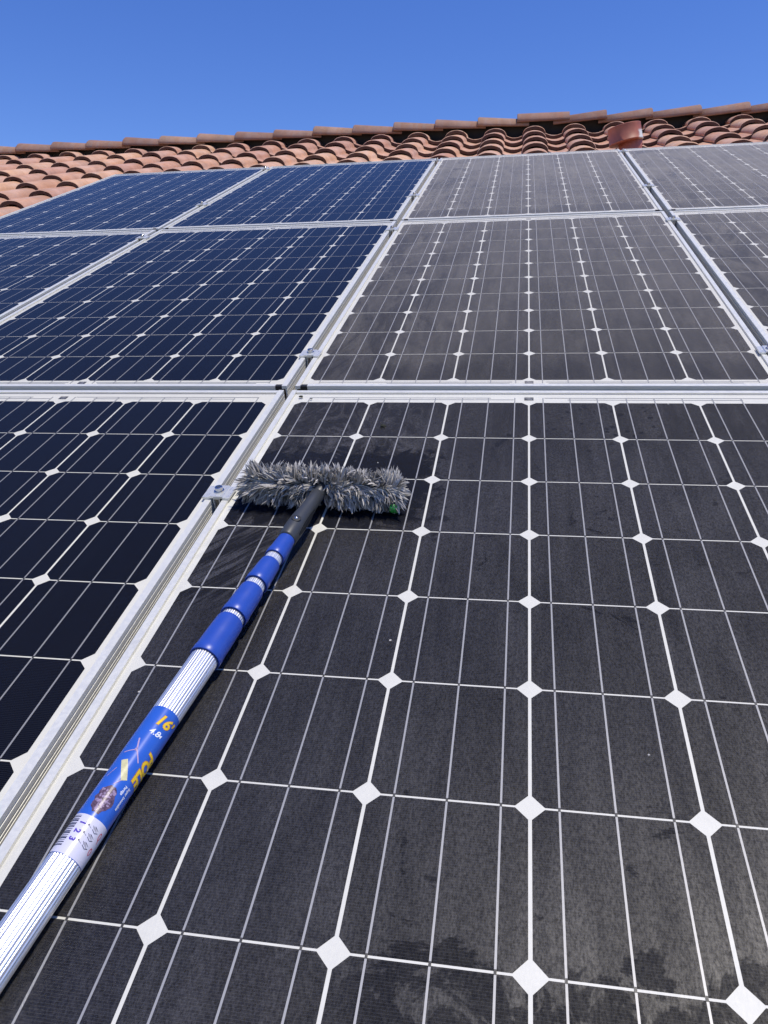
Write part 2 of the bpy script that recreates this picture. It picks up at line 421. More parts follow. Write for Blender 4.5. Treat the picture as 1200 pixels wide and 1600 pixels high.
# ------------------------------------------------------------------ solar panels
PU, PV, GU, GV = 0.159, 0.15642, 0.05883, 0.11412
WU, WV = 6 * PU + GU, 10 * PV + GV
HW = 3 * PU + 0.0198                       # half outer width
VT, VB = 0.052, -10 * PV - 0.040           # outer ends, from the upper edge of the cell field
ZT, ZF = 0.0042, -0.040                    # frame top and bottom
LIP = 0.0110
def octa(bm, w, h, c, z0, z1):
    p = [(-w/2+c,-h/2),(w/2-c,-h/2),(w/2,-h/2+c),(w/2,h/2-c),(w/2-c,h/2),(-w/2+c,h/2),(-w/2,h/2-c),(-w/2,-h/2+c)]
    b = [bm.verts.new((x,y,z1)) for x,y in p]; a = [bm.verts.new((x,y,z0)) for x,y in p]
    bm.faces.new(b)
    for i in range(8): bm.faces.new((a[i], a[(i+1)%8], b[(i+1)%8], b[i]))
bm = bmesh.new(); octa(bm, 0.1554, 0.15415, 0.0122, -0.0004, 0.0)
cell_me = from_bm('cell', bm, [M['cell']])
def side_profile():
    """right-hand bar: outer face at x = 0 with shallow grooves"""
    p = [(-LIP, ZT), (-0.0006, ZT), (0, ZT - 0.0006)]
    z = -0.006
    for zc in (-0.004, -0.0125, -0.017, -0.0255, -0.030):
        p += [(0, zc + 0.0012), (-0.0016, zc + 0.0007), (-0.0016, zc - 0.0007), (0, zc - 0.0012)]
    p += [(0, ZF), (-0.028, ZF), (-0.028, ZF + 0.002), (-0.0035, ZF + 0.002), (-0.0035, -0.003), (-LIP, -0.003)]
    return p
bm = bmesh.new(); extrude_profile(bm, side_profile(), VB, VT); sideR = from_bm('frame_side', bm, [M['alu']])
bm = bmesh.new(); extrude_profile(bm, side_profile(), VB, VT, lambda x, y, z: (-x, y, z)); sideL = from_bm('frame_side', bm, [M['alu']])
w2 = HW - LIP - 0.0005
bm = bmesh.new(); extrude_profile(bm, side_profile(), -w2, w2, lambda x, y, z: (y, x, z - 0.0003)); endT = from_bm('frame_end', bm, [M['alu']])
wb = w2 - 0.015
bm = bmesh.new(); extrude_profile(bm, side_profile(), -wb, wb, lambda x, y, z: (y, -x, z - 0.0003)); endB = from_bm('frame_end', bm, [M['alu']])
cornerB = box_mesh('corner_cap', (wb + 0.0005, w2, -0.0005, LIP - 0.001, ZF, ZT - 0.0008), [M['black']], 0.0008)
cornerB2 = box_mesh('corner_cap', (-w2, -wb - 0.0005, -0.0005, LIP - 0.001, ZF, ZT - 0.0008), [M['black']], 0.0008)
bm = bmesh.new(); add_box(bm, -HW + 0.004, HW - 0.004, VB + 0.004, VT - 0.004, -0.0026, -0.0002)
sheet_me = from_bm('backsheet', bm, [M['sheet']])
def pane_mesh(mat):
    bm = bmesh.new()
    bm.faces.new([bm.verts.new(p) for p in ((-HW+.010,VB+.010,.0028),(HW-.010,VB+.010,.0028),(HW-.010,VT-.010,.0028),(-HW+.010,VT-.010,.0028))])
    return from_bm('glass_pane', bm, [mat])
panes = {k: pane_mesh(M[k]) for k in ('glass', 'dusty', 'washed')}
def busbar_mesh():
    bm = bmesh.new()
    for r in range(10):
        y1 = -r * PV - 0.0022; y0 = -(r + 1) * PV + 0.0022
        add_box(bm, -0.0010, 0.0010, y0, y1, 0.0002, 0.0006, 0)
        if r < 9: add_box(bm, -0.0011, 0.0011, y0 - 0.0042, y0 - 0.0001, 0.0001, 0.0005, 1)
    add_box(bm, -0.0010, 0.0010, -0.0021, 0.022, 0.0001, 0.0005, 2)
    add_box(bm, -0.0010, 0.0010, -10*PV - 0.016, -10*PV + 0.0021, 0.0001, 0.0005, 2)
    return from_bm('busbar', bm, [M['ribbon'], M['ribbon_dark'], M['bus']])
bus_me = busbar_mesh()
def strip(x0, x1, y, w=0.0016):
    return box_mesh('end_ribbon', (x0, x1, y - w/2, y + w/2, -0.0004, 0.0004), [M['bus']])
strips = [strip(-0.45, -0.075, 0.0215), strip(0.03, 0.45, 0.0215), strip(-0.40, -0.03, 0.0130), strip(0.075, 0.40, 0.0130),
          strip(-0.45, -0.035, -10*PV - 0.0100), strip(0.035, 0.45, -10*PV - 0.0100), strip(-0.30, -0.04, -10*PV - 0.0165), strip(0.04, 0.42, -10*PV - 0.0165)]
def tag_mesh(y):
    bm = bmesh.new(); add_box(bm, -0.009, 0.009, y - 0.007, y + 0.007, -0.0008, 0.0003, 0)
    rr = random.Random(5)
    for r, (a, b) in enumerate(((-0.004, 0.003), (-0.007, 0.007), (-0.003, 0.006))):
        add_box(bm, a, b, y + 0.0030 - r*0.0036, y + 0.0042 - r*0.0036, 0.0003, 0.0005, 1)
    return from_bm('rating_tag', bm, [M['tagm'], M['print']])
tagT, tagB = tag_mesh(0.0175), tag_mesh(-10*PV - 0.0125)
def code_mesh(y):
    bm = bmesh.new(); rr = random.Random(9); x = 0.30
    while x < 0.345:
        w = rr.choice((.0008, .0012, .002)); add_box(bm, x, x + w, y - .0018, y + .0018, -.0008, .0002); x += w + rr.choice((.0007, .001))
    return from_bm('serial_code', bm, [M['bus']])
codeB = code_mesh(-10*PV - 0.0215)

PANELS = {
 (-1, 0): ('glass', 'clean dark blue solar panel left of the pole, nearest the camera on that side'),
 (-1, 1): ('glass', 'clean dark blue solar panel in the middle row, next to the dusty panels'),
 (-2, 1): ('glass', 'clean blue solar panel at the left edge of the middle row'),
 (-1, 2): ('glass', 'clean blue solar panel in the top row, next to the dusty panels'),
 (-2, 2): ('glass', 'clean blue solar panel at the left end of the top row beside the tiles'),
 (0, 0): ('washed', 'large dusty solar panel in front with the washing brush lying on it'),
 (0, 1): ('dusty', 'dusty grey solar panel in the middle row, directly above the brush panel'),
 (1, 1): ('dusty', 'dusty grey solar panel at the right edge of the middle row'),
 (0, 2): ('dusty', 'dusty grey solar panel in the top row, left of the vent pipe'),
 (1, 2): ('dusty', 'dusty grey solar panel at the right end of the top row'),
 (1, 0): ('dusty', 'dusty solar panel right of the brush panel in the nearest row'),
 (-2, 0): ('glass', 'clean solar panel at the far left of the nearest row'),
}
rp_ = random.Random(2)
for (pc, pr), (kind, label) in PANELS.items():
    jit = Matrix.Translation((rp_.uniform(-.001, .001) if (pc, pr) != (0, 0) else 0, 0, 0))
    root = empty('solar_panel', MR @ Matrix.Translation((pc * WU, pr * WV, 0)) @ jit, label, 'solar panel', 'solar panels on the roof')
    obj('frame_side', sideR, root, mw=Matrix.Translation((HW, 0, 0)))
    obj('frame_side', sideL, root, mw=Matrix.Translation((-HW, 0, 0)))
    obj('frame_end', endT, root, mw=Matrix.Translation((0, VT - 0.001, 0)))
    obj('frame_end', endB, root, mw=Matrix.Translation((0, VB + 0.001, 0)))
    obj('corner_cap', cornerB, root, mw=Matrix.Translation((0, VB + 0.001, 0)))
    obj('corner_cap', cornerB2, root, mw=Matrix.Translation((0, VB + 0.001, 0)))
    obj('backsheet', sheet_me, root)
    for r in range(10):
        for c in range(6):
            obj('cell', cell_me, root, mw=Matrix.Translation(((c - 2.5) * PU, -(r + 0.5) * PV, 0)))
    for c in range(6):
        for b in (-1, 0, 1):
            obj('busbar', bus_me, root, mw=Matrix.Translation(((c - 2.5) * PU + b * 0.052, 0, 0)))
    for s in strips: obj('end_ribbon', s, root)
    obj('rating_tag', tagT, root); obj('rating_tag', tagB, root); obj('serial_code', codeB, root)
    obj('glass_pane', panes[kind], root)

# ------------------------------------------------------------------ rails and clamps
railV = [-1.30, -0.38, 0.262, 1.575, 2.25, 3.30]
rail_names = ['nearest the camera', 'under the panel below the brush head', 'under the lower edge of the middle row', 'under the upper edge of the middle row',
              'under the lower edge of the top row', 'under the upper edge of the top row']
rail_me = None
for vv, nm in zip(railV, rail_names):
    if rail_me is None:
        bm = bmesh.new(); extrude_profile(bm, [(-.019,ZF-.0005),(-.006,ZF-.0005),(-.006,ZF-.01),(.006,ZF-.01),(.006,ZF-.0005),(.019,ZF-.0005),(.019,-.088),(-.019,-.088)], -2*WU-.52, WU+.52, lambda x, y, z: (y, x, z))
        rail_me = from_bm('mounting_rail', bm, [M['alu']])
    o = obj('mounting_rail', rail_me, mw=MR @ Matrix.Translation((0, vv, 0)))
    tag(o, 'aluminium mounting rail ' + nm, 'rail', 'rails under the solar panels')

def build_clamp():
    parts = []
    bm = bmesh.new()
    # bent plate: two wings over the frames and a raised bridge
    prof = [(-.0235,.0000),(-.0115,.0000),(-.0105,.0018),(.0105,.0018),(.0115,.0000),(.0235,.0000),(.0235,.0036),(.0125,.0036),(.0112,.0056),(-.0112,.0056),(-.0125,.0036),(-.0235,.0036)]
    extrude_profile(bm, prof, -.0185, .0185)
    parts.append(('plate', from_bm('plate', bm, [M['clamp']])))
    bm = bmesh.new(); extrude_profile(bm, [(-.0062,.0017),(-.0062,-.046),(-.0040,-.046),(-.0040,-.001),(.0040,-.001),(.0040,-.046),(.0062,-.046),(.0062,.0017)], -.017, .017)
    parts.append(('leg', from_bm('leg', bm, [M['clamp']])))
    bm = bmesh.new(); lathe(bm, [(.0056,.0085),(.0070,.0085),(.0072,.0080)], 24)
    bmesh.ops.rotate(bm, verts=bm.verts, matrix=Matrix.Rotation(math.pi/2, 3, 'X'))
    parts.append(('washer', from_bm('washer', bm, [M['steel']])))
    bm = bmesh.new(); lathe(bm, [(.0072,.0065),(.0132,.0065),(.0138,.0058),(.0138,.0036),(.0100,.0028)], 24)
    bmesh.ops.rotate(bm, verts=bm.verts, matrix=Matrix.Rotation(math.pi/2, 3, 'X'))
    parts.append(('bolt', from_bm('bolt', bm, [M['steel']], False)))
    return parts
CL = build_clamp()
gapL, gapR, gapLL = -0.5 * WU, 0.5 * WU, -1.5 * WU
clamps = [
 (gapL, -0.38, 'silver panel clamp touching the left end of the brush'),
 (gapL, 0.262, 'silver panel clamp above the frame crossing, upper left of the brush'),
 (gapL, 1.575, 'silver clamp at the upper edge of the middle row between clean and dusty panels'),
 (gapL, 2.25, 'silver clamp low in the top row between clean and dusty panels'),
 (gapL, 3.30, 'silver clamp at the top edge between clean and dusty panels'),
 (gapR, 0.262, 'silver clamp at the right picture edge between two dusty panels'),
 (gapR, 1.575, 'silver clamp at the upper edge of the middle row between two dusty panels'),
 (gapR, 2.25, 'silver clamp low in the top row between two dusty panels'),
 (gapR, 3.30, 'silver clamp at the top edge just below the vent pipe'),
 (gapLL, 1.575, 'silver clamp at the upper edge of the middle row between two clean panels'),
 (gapLL, 2.25, 'silver clamp low in the top row between two clean panels'),
 (gapLL, 3.30, 'silver clamp at the top edge between two clean panels'),
]
rcl = random.Random(4)
for x, y, lab in clamps:
    root = empty('panel_clamp', MR @ Matrix.Translation((x, y + rcl.uniform(-.004, .004), ZT + 0.0003)) @ Matrix.Rotation(rcl.uniform(-.05, .05), 4, 'Z'), lab, 'clamp', 'clamps between the panels')
    for nm, me in CL: obj(nm, me, root)

# ------------------------------------------------------------------ vent pipe
vw = MR @ Vector((0.655, 4.22, -0.16)) - Vector((0, 0, 0.055))
vent = empty('vent_pipe', Matrix.Translation(vw), 'short terracotta painted vent pipe with a collar standing on the roof', 'vent pipe')
def ylathe_up(prof, n=40):
    bm = bmesh.new(); lathe(bm, prof, n); bmesh.ops.rotate(bm, verts=bm.verts, matrix=Matrix.Rotation(math.pi/2, 3, 'X')); return bm
bm = ylathe_up([(-0.05, .074), (0.165, .074), (0.168, .070)]); me = from_bm('pipe', bm, [M['ventpaint']]); obj('pipe', me, vent)
for p in me.polygons: p.use_smooth = abs(p.normal.z) < 0.5
def vent_paint():
    t = NT('worn_terracotta_paint'); co = t.coord(); n1 = t.noise(co, 16, 4, 0.6)
    sep = t.n('SeparateXYZ'); t.put(sep.inputs[0], co)
    w = t.math('MULTIPLY', t.ramp(t.math('ADD', sep.outputs[0], t.math('MULTIPLY', n1, 0.03)), 0.080, 0.094), t.ramp(t.math('ADD', sep.outputs[2], t.math('MULTIPLY', n1, 0.05)), 0.215, 0.235, 1, 0))
    c = t.mixc(w, t.hsv(C4(0.38, 0.125, 0.072), v=t.ramp(n1, .3, .7, .85, 1.12)), C4(0.62, 0.62, 0.58))
    return t.done(t.prin(Base_Color=c, Roughness=0.5))
bm = ylathe_up([(0.148, .072), (0.150, .106), (0.156, .108), (0.158, .105), (0.246, .103), (0.250, .104), (0.252, .101), (0.245, .098), (0.17, .097)], 48)
me = from_bm('collar', bm, [vent_paint()])
obj('collar', me, vent, mw=Matrix.Rotation(R(-11), 4, 'Y') @ Matrix.Rotation(R(4), 4, 'X'))
for p in me.polygons: p.use_smooth = abs(p.normal.z) < 0.5
bm = ylathe_up([(-0.01, .125), (0.0, .124), (0.05, .085), (0.085, .078)], 32)
obj('flashing', from_bm('flashing', bm, [M['lead']], True), vent, mw=Matrix.Rotation(SLOPE, 4, 'X'))

# ------------------------------------------------------------------ telescopic pole
A = Vector((-0.4134, -1.0583, 0.0215)); D = Vector((0.14151207, 0.98962831, 0.02470087)).normalized()
PX = D.cross(Vector((0, 0, 1))).normalized(); PZ = PX.cross(D)
PM = Matrix(((PX.x, D.x, PZ.x, A.x), (PX.y, D.y, PZ.y, A.y), (PX.z, D.z, PZ.z, A.z), (0, 0, 0, 1)))
pole = empty('telescopic_pole', MR @ PM, 'blue and silver telescopic extension pole lying across the dusty panel', 'pole')
M['tube'] = plain('brushed_tube', (0.84, 0.84, 0.86), 0.34, 0.85)
M['ring'] = plain('bright_ring', (0.86, 0.86, 0.86), 0.35, 0.8)
M['blue'] = plain('blue_plastic', (0.024, 0.075, 0.40), 0.36, var=0.05)
M['grey'] = plain('dark_grey_plastic', (0.045, 0.049, 0.054), 0.42, var=0.08)
M['grip'] = plain('grip_rubber', (0.018, 0.019, 0.021), 0.6)
M['lblue'] = plain('label_blue', (0.028, 0.115, 0.52), 0.27, var=0.04)
M['lwhite'] = plain('label_white', (0.64, 0.63, 0.73), 0.27)
M['lyellow'] = plain('label_yellow', (0.86, 0.56, 0.03), 0.2)
M['lorange'] = plain('label_orange_outline', (0.45, 0.20, 0.04), 0.2)
M['ltext'] = plain('label_white_print', (0.80, 0.82, 0.90), 0.2)
M['lviolet'] = plain('label_violet_print', (0.10, 0.06, 0.42), 0.2)
M['lred'] = plain('label_red_print', (0.60, 0.05, 0.06), 0.2)
M['lblack'] = plain('label_black_print', (0.05, 0.05, 0.09), 0.2)
M['lgrey'] = plain('label_grey_print', (0.36, 0.36, 0.46), 0.2)
M['lcream'] = plain('label_cream_print', (0.62, 0.58, 0.33), 0.2, var=0.12, scale=200)
M['lpink'] = plain('label_pink_print', (0.45, 0.33, 0.50), 0.2)
M['lbrown'] = plain('label_brown_print', (0.11, 0.065, 0.10), 0.25, var=0.55, scale=420)
M['lmauve'] = plain('label_mauve_print', (0.30, 0.22, 0.33), 0.25, var=0.4, scale=500)
RT = 0.0166
def fluted(r0, depth, nfl, t0, t1):
    bm = bmesh.new(); sub = 6; n = nfl * sub; rings = []
    for t in (t0, t1):
        ring = []
        for i in range(n):
            k = i % sub
            r = r0 - (depth if k == 0 else (depth * 0.55 if k in (1, 5) else 0))
            if k == 1: off = -0.25
            elif k == 5: off = 0.25
            else: off = 0
            a = 2 * math.pi * (i + off * 1.6) / n
            ring.append(bm.verts.new((r * math.sin(a), t, r * math.cos(a))))
        rings.append(ring)
    for i in range(n): bm.faces.new((rings[0][i], rings[0][(i+1) % n], rings[1][(i+1) % n], rings[1][i]))
    bm.faces.new(rings[0][::-1]); bm.faces.new(rings[1])
    bmesh.ops.recalc_face_normals(bm, faces=bm.faces[:])
    return bm
obj('tube', from_bm('tube', fluted(RT, 0.0006, 28, -0.60, 0.30), [M['tube']]), pole)
for r0, t0, t1 in ((.0148, .325, .36), (.0133, .39, .42), (.0118, .445, .48), (.0100, .50, .53)):
    obj('inner_tube', from_bm('inner_tube', fluted(r0, 0.0005, 26, t0, t1), [M['ring']]), pole)
def collar(t0, t1, ra, rb):
    L = t1 - t0; bm = bmesh.new()
    lathe(bm, [(t0 + .0015, ra - .002), (t0, ra - .0008), (t0 + .0012, ra), (t0 + .010, ra + .0001), (t0 + .013, ra - .0005), (t0 + L*.55, (ra+rb)/2), (t1 - .004, rb), (t1 - .001, rb - .0006), (t1, rb - .0022)], 48)
    me = from_bm('locking_collar', bm, [M['blue']], True); return obj('locking_collar', me, pole)
collar(.2650, .3330, .0192, .0176); collar(.3405, .3965, .0178, .0160); collar(.4070, .4550, .0162, .0142); collar(.4670, .5150, .0142, .0122)
# dark handle adapter
def hrad(a, r, t):
    return r * (1 + 0.05 * math.cos(2 * a))
bm = bmesh.new()
lathe(bm, [(.510,.0118),(.5105,.0132),(.513,.0140),(.535,.0146),(.56,.0142),(.585,.0122),(.605,.0113),(.632,.0110),(.634,.0098)], 48, rad=hrad)
hd = obj('head_adapter', from_bm('head_adapter', bm, [M['grey']], True), pole)
for sgn in (1, -1):                           # ribbed grip pads on both flanks
    bm = bmesh.new()
    for k in range(16):
        tt = .526 + k * .0042
        rr0 = .0147 if tt < .56 else .0147 - (tt - .56) * .075
        wdt = 0.75 * math.sin(math.pi * (k + 1) / 17.5) ** 0.6
        n = 6; a0 = sgn * (math.pi / 2.05) - wdt / 2
        va = []
        for i in range(n + 1):
            a = a0 + wdt * i / n
            q = hrad(a, rr0, tt) + .0006
            va.append([bm.verts.new((q2 * math.sin(a), tt + dt, q2 * math.cos(a))) for dt, q2 in ((0, q - .0009), (.0008, q), (.0026, q), (.0034, q - .0009))])
        for i in range(n):
            for j in range(3): bm.faces.new((va[i][j], va[i+1][j], va[i+1][j+1], va[i][j+1]))
    bmesh.ops.recalc_face_normals(bm, faces=bm.faces[:])
    obj('grip', from_bm('grip', bm, [M['grip']]), hd)
def disc_on(t, phi, r, h, rp, mat, name, parent, dome=False):
    bm = bmesh.new()
    prof = [(0, r), (h * .7, r), (h, r * .8)] if not dome else [(0, r), (h*.4, r*.95), (h*.8, r*.6), (h, r*.15)]
    lathe(bm, prof, 24); bmesh.ops.rotate(bm, verts=bm.verts, matrix=Matrix.Rotation(math.pi/2, 3, 'X'))
    mw = Matrix.Translation((rp * math.sin(phi), t, rp * math.cos(phi))) @ Matrix.Rotation(phi, 4, 'Y')
    return obj(name, from_bm(name, bm, [mat], True), parent, mw=mw)
disc_on(.545, R(12), .0070, .0012, .0146, M['grip'], 'rivet_seat', hd)
disc_on(.545, R(12), .0030, .0022, .0156, M['steel'], 'rivet', hd, True)

# printed label: flat shapes bent round the tube
def wrap(me, r, close=True):
    for v in me.vertices:
        s, t, h = v.co; a = s / RT
        v.co = ((r + h) * math.sin(a), t, (r + h) * math.cos(a))
    me.update()
def slice_bm(bm, step=0.0012):
    xs = [v.co.x for v in bm.verts]
    if not xs: return
    x = math.floor(min(xs) / step) * step
    while x < max(xs):
        bmesh.ops.bisect_plane(bm, geom=bm.verts[:] + bm.edges[:] + bm.faces[:], plane_co=(x, 0, 0), plane_no=(1, 0, 0)); x += step
def deg(d): return RT * R(d)
def decal(name, polys, mat, layer, parent, mats=None):
    bm = bmesh.new()
    for pl in polys:
        try: bm.faces.new([bm.verts.new((s, t, 0)) for s, t in pl])
        except ValueError: pass
    slice_bm(bm)
    me = from_bm(name, bm, [mat]); wrap(me, RT + 0.00015 + layer * 0.00006)
    return obj(name, me, parent)
bm = bmesh.new()
lathe(bm, [(0.0, RT + .00012), (0.1758, RT + .00012)], 72, cap=False)
lab = obj('label', from_bm('label', bm, [M['lblue']], True), pole); lab['label'] = 'blue printed paper label wrapped round the tube'
def rectp(a0, a1, t0, t1): return [(deg(a0), t0), (deg(a1), t0), (deg(a1), t1), (deg(a0), t1)]
bm = bmesh.new()
lathe(bm, [(0.0004, RT + .0002), (0.0405, RT + .0002)], 72, cap=False)
obj('label_panel', from_bm('label_panel', bm, [M['lwhite']], True), lab)
def text_polys(body, size, shear=0.0, offset=0.0, spacing=1.0):
    cu = bpy.data.curves.new('txt', 'FONT'); cu.body = body; cu.size = size; cu.shear = shear; cu.offset = offset
    cu.space_character = spacing; cu.resolution_u = 3; cu.align_x = 'CENTER'; cu.align_y = 'CENTER'
    to = bpy.data.objects.new('txt', cu); COL.objects.link(to)
    dg = bpy.context.evaluated_depsgraph_get(); me = bpy.data.meshes.new_from_object(to.evaluated_get(dg))
    bpy.data.objects.remove(to); bpy.data.curves.remove(cu)
    return me
def text_decal(name, body, size, phi, t, mat, layer, rot=0.0, shear=0.0, offset=0.0, sx=1.0, sy=1.0, spacing=1.0):
    me = text_polys(body, size, shear, offset, spacing)
    bm = bmesh.new(); bm.from_mesh(me); bpy.data.meshes.remove(me)
    c, s = math.cos(rot), math.sin(rot)
    for v in bm.verts:
        x, y = v.co.x * sx, v.co.y * sy
        v.co = (deg(phi) + x * c - y * s, t + x * s + y * c, 0)
    slice_bm(bm)
    me = from_bm(name, bm, [mat]); wrap(me, RT + 0.00015 + layer * 0.00006)
    return obj(name, me, lab)
CW = -math.pi / 2
text_decal('lettering', "16'", 0.0178, 48, 0.1595, M['lorange'], 2, 0, 0.25, 0.0009, 0.98, 1.0)
text_decal('lettering', "16'", 0.0178, 48, 0.1595, M['lyellow'], 3, 0, 0.25, 0.0004, 0.98, 1.0)
text_decal('lettering', "4.8", 0.0096, 36, 0.1442, M['ltext'], 3, 0, 0.22, 0.0002)
text_decal('lettering', "M", 0.0055, 59, 0.1440, M['ltext'], 3, 0, 0.22, 0.0001)
text_decal('lettering', "POLE", 0.0172, 87, 0.1070, M['lorange'], 2, CW, 0.22, 0.0012, 0.93, 1.12, 0.95)
text_decal('lettering', "POLE", 0.0172, 87, 0.1070, M['lyellow'], 3, CW, 0.22, 0.0006, 0.93, 1.12, 0.95)
text_decal('lettering', "Super Extensible", 0.0040, 78, 0.0702, M['ltext'], 3, CW, 0.1, 0.0001, 0.92)
text_decal('lettering', "Pertiga", 0.0040, 61.5, 0.0768, M['ltext'], 3, CW, 0.1, 0.0001, 0.92)
for ch, tt in (('1', .0319), ('2', .0234), ('3', .0153)):
    text_decal('lettering', ch, 0.0078, 9, tt, M['lviolet'], 4, CW, 0, 0.0003)
# squeegee picture
def seg(p, q, w):
    (a, t0), (b, t1) = p, q; x0, x1 = deg(a), deg(b); dx, dy = x1 - x0, t1 - t0; l = math.hypot(dx, dy); nx, ny = -dy / l * w / 2, dx / l * w / 2
    return [(x0 + nx, t0 + ny), (x0 - nx, t0 - ny), (x1 - nx, t1 - ny), (x1 + nx, t1 + ny)]
decal('squeegee_picture', [seg((2, .1319), (19, .1188), .0015), seg((19, .1188), (49, .1069), .0013), seg((19, .1188), (-19, .1125), .0010),
      [(deg(14), .1225), (deg(11), .1175), (deg(25), .1165)]], M['lpink'], 3, lab)
decal('pad_picture', [[(deg(-7), .1028), (deg(12), .1058), (deg(51), .0863), (deg(33), .0827)]], M['lcream'], 3, lab)
decal('pad_picture', [seg((33, .0830), (20, .0765), .0009), seg((-5, .094), (-22, .083), .0006)], M['lpink'], 3, lab)
rb = random.Random(6)
def blob(a, t, ra, rt_, n=26, jag=.14):
    return [(deg(a) + math.cos(2*math.pi*i/n) * ra * (1 + rb.uniform(-jag, jag)), t + math.sin(2*math.pi*i/n) * rt_ * (1 + rb.uniform(-jag, jag))) for i in range(n)]
decal('brush_picture', [blob(23, .0598, .0095, .0145)], M['lbrown'], 2, lab)
decal('brush_picture', [blob(23 + rb.uniform(-24, 22), .0598 + rb.uniform(-.011, .011), rb.uniform(.0006, .0022), rb.uniform(.0008, .0022), 9, .4) for _ in range(34)], M['lmauve'], 3, lab)
# bar code and diagram on the white field
tt = .0385; bars = []
while tt > .006:
    w = rb.choice((.0003, .0005, .0009, .0014)); bars.append(rectp(-48, -9 + rb.uniform(-1, 1), tt - w, tt)); tt -= w + rb.choice((.0005, .0008, .0013))
decal('bar_code', bars, M['lblack'], 4, lab)
hand = []
for tt in (.0316, .0238, .0158):
    pts = [(30, tt + .001), (38, tt + .0002), (46, tt + .0012)]
    for a in range(3): hand.append(seg((44 + a * 5, tt + .0022), (52 + a * 6, tt - .0004 - a * .0006), .00045))
    hand += [seg((47, tt - .0012), (60, tt - .0030), .0006), seg((60, tt - .0030), (70, tt - .0012), .0006), seg((52, tt + .0026), (68, tt + .0006), .0004),
             seg((28, tt + .0015), (31, tt + .0002), .0016), seg((33, tt + .0002), (42, tt - .0010), .0003)]
decal('diagram', hand, M['lblack'], 4, lab)
faint = []
for tt in (.0319, .0234, .0153): faint += [seg((18, tt + .002), (26, tt + .001), .0005), seg((19, tt - .0015), (27, tt - .002), .0005), seg((24, tt + .0005), (27, tt - .0015), .0004)]
decal('diagram', faint, M['lgrey'], 4, lab)
red = []
for tt, rr_ in ((.0305, 1), (.0238, 0), (.0150, 1)):
    n = 12
    for i in range(n if rr_ else 3):
        a = 2 * math.pi * i / n; b = 2 * math.pi * (i + 1) / n
        red.append(seg((86 + 5 * math.cos(a), tt + .0033 * math.sin(a)), (86 + 5 * math.cos(b), tt + .0033 * math.sin(b)), .0007))
decal('diagram', red, M['lred'], 4, lab)

# ------------------------------------------------------------------ washing brush
BC = Vector((-0.323, -0.402, 0.032)); HL = 0.116
BM_ = Matrix.Translation(BC) @ Matrix.Rotation(R(-3), 4, 'Z') @ Matrix.Rotation(R(1), 4, 'Y')
brush = empty('washing_brush', MR @ BM_, 'fluffy grey strip washing brush head on the end of the pole', 'brush')
BI = BM_.inverted()
core_bm = bmesh.new(); lathe(core_bm, [(-HL, .009), (-HL + .002, .012), (HL - .002, .012), (HL, .009)], 20)
bmesh.ops.rotate(core_bm, verts=core_bm.verts, matrix=Matrix.Rotation(-math.pi/2, 3, 'Z'))
obj('core', from_bm('core', core_bm, [M['grip']]), brush)
# socket joining the pole's adapter to the core
bm = bmesh.new(); lathe(bm, [(0, .0095), (.05, .0105), (.054, .009)], 24)
end = A + D * 0.628
d0 = (BC - end); q = d0.to_track_quat('Y', 'Z').to_matrix().to_4x4()
obj('socket', from_bm('socket', bm, [M['grey']], True), brush, mw=BI @ Matrix.Translation(end - d0.normalized() * .006) @ q)
M['green'] = plain('green_plastic', (0.03, 0.30, 0.05), 0.4)
bm = bmesh.new(); lathe(bm, [(0, .0065), (.003, .0078), (.008, .0078), (.0085, .0062), (.012, .0062), (.0125, .003)], 20)
bmesh.ops.rotate(bm, verts=bm.verts, matrix=Matrix.Rotation(-math.pi/2, 3, 'Z'))
obj('end_plug', from_bm('end_plug', bm, [M['green']], True), brush, mw=Matrix.Translation((HL - .002, -.019, -.015)) @ Matrix.Rotation(R(-25), 4, 'Z'))
def strand_material():
    t = NT('microfibre'); at = t.n('Attribute'); at.attribute_name = 'tone'
    nz = t.noise(t.coord(), 300, 3, 0.7)
    return t.done(t.prin(Base_Color=t.hsv(at.outputs['Color'], v=t.ramp(nz, .3, .7, .82, 1.18)), Roughness=0.85, Specular_IOR_Level=0.2, Sheen_Weight=0.25))
M['fibre'] = strand_material()
rs = random.Random(31)
verts = []; faces = []; tones = []
def strand(root, dirv, L, w, droop, tone, curl):
    d = dirv.normalized(); side = d.cross(Vector((rs.uniform(-1,1), rs.uniform(-1,1), rs.uniform(-1,1)))).normalized()
    nrm = side.cross(d); p = root.copy(); base = len(verts); nseg = 5
    ws = (0.7, 0.95, 1.0, 1.0, 0.82)
    for k in range(nseg):
        pts = (side * w * ws[k], (nrm * .30 - side * .6) * w * ws[k], (-nrm * .30 - side * .6) * w * ws[k])
        for q in pts:
            v = p + q; verts.append(v)
        d = (d + Vector((0, 0, -droop)) / nseg + curl / nseg).normalized(); p = p + d * (L / nseg)
        if (BM_ @ p).z < 0.0085: p = BI @ Vector((*(BM_ @ p).xy, 0.0085 + rs.uniform(0, .002)))
    verts.append(p)
    for k in range(nseg - 1):
        a = base + 3 * k
        for j in range(3): faces.append((a + j, a + (j + 1) % 3, a + 3 + (j + 1) % 3, a + 3 + j))
    a = base + 3 * (nseg - 1); tip = base + 3 * nseg
    for j in range(3): faces.append((a + j, a + (j + 1) % 3, tip))
    tones.extend([tone] * (3 * nseg + 1))
def pick():
    x = rs.random()
    if x < .70: b = rs.uniform(.33, .55)
    elif x < .92: b = rs.uniform(.18, .30)
    else: b = rs.uniform(.04, .09)
    return (b * 1.06, b, b * .91, 1)
nclump = 460
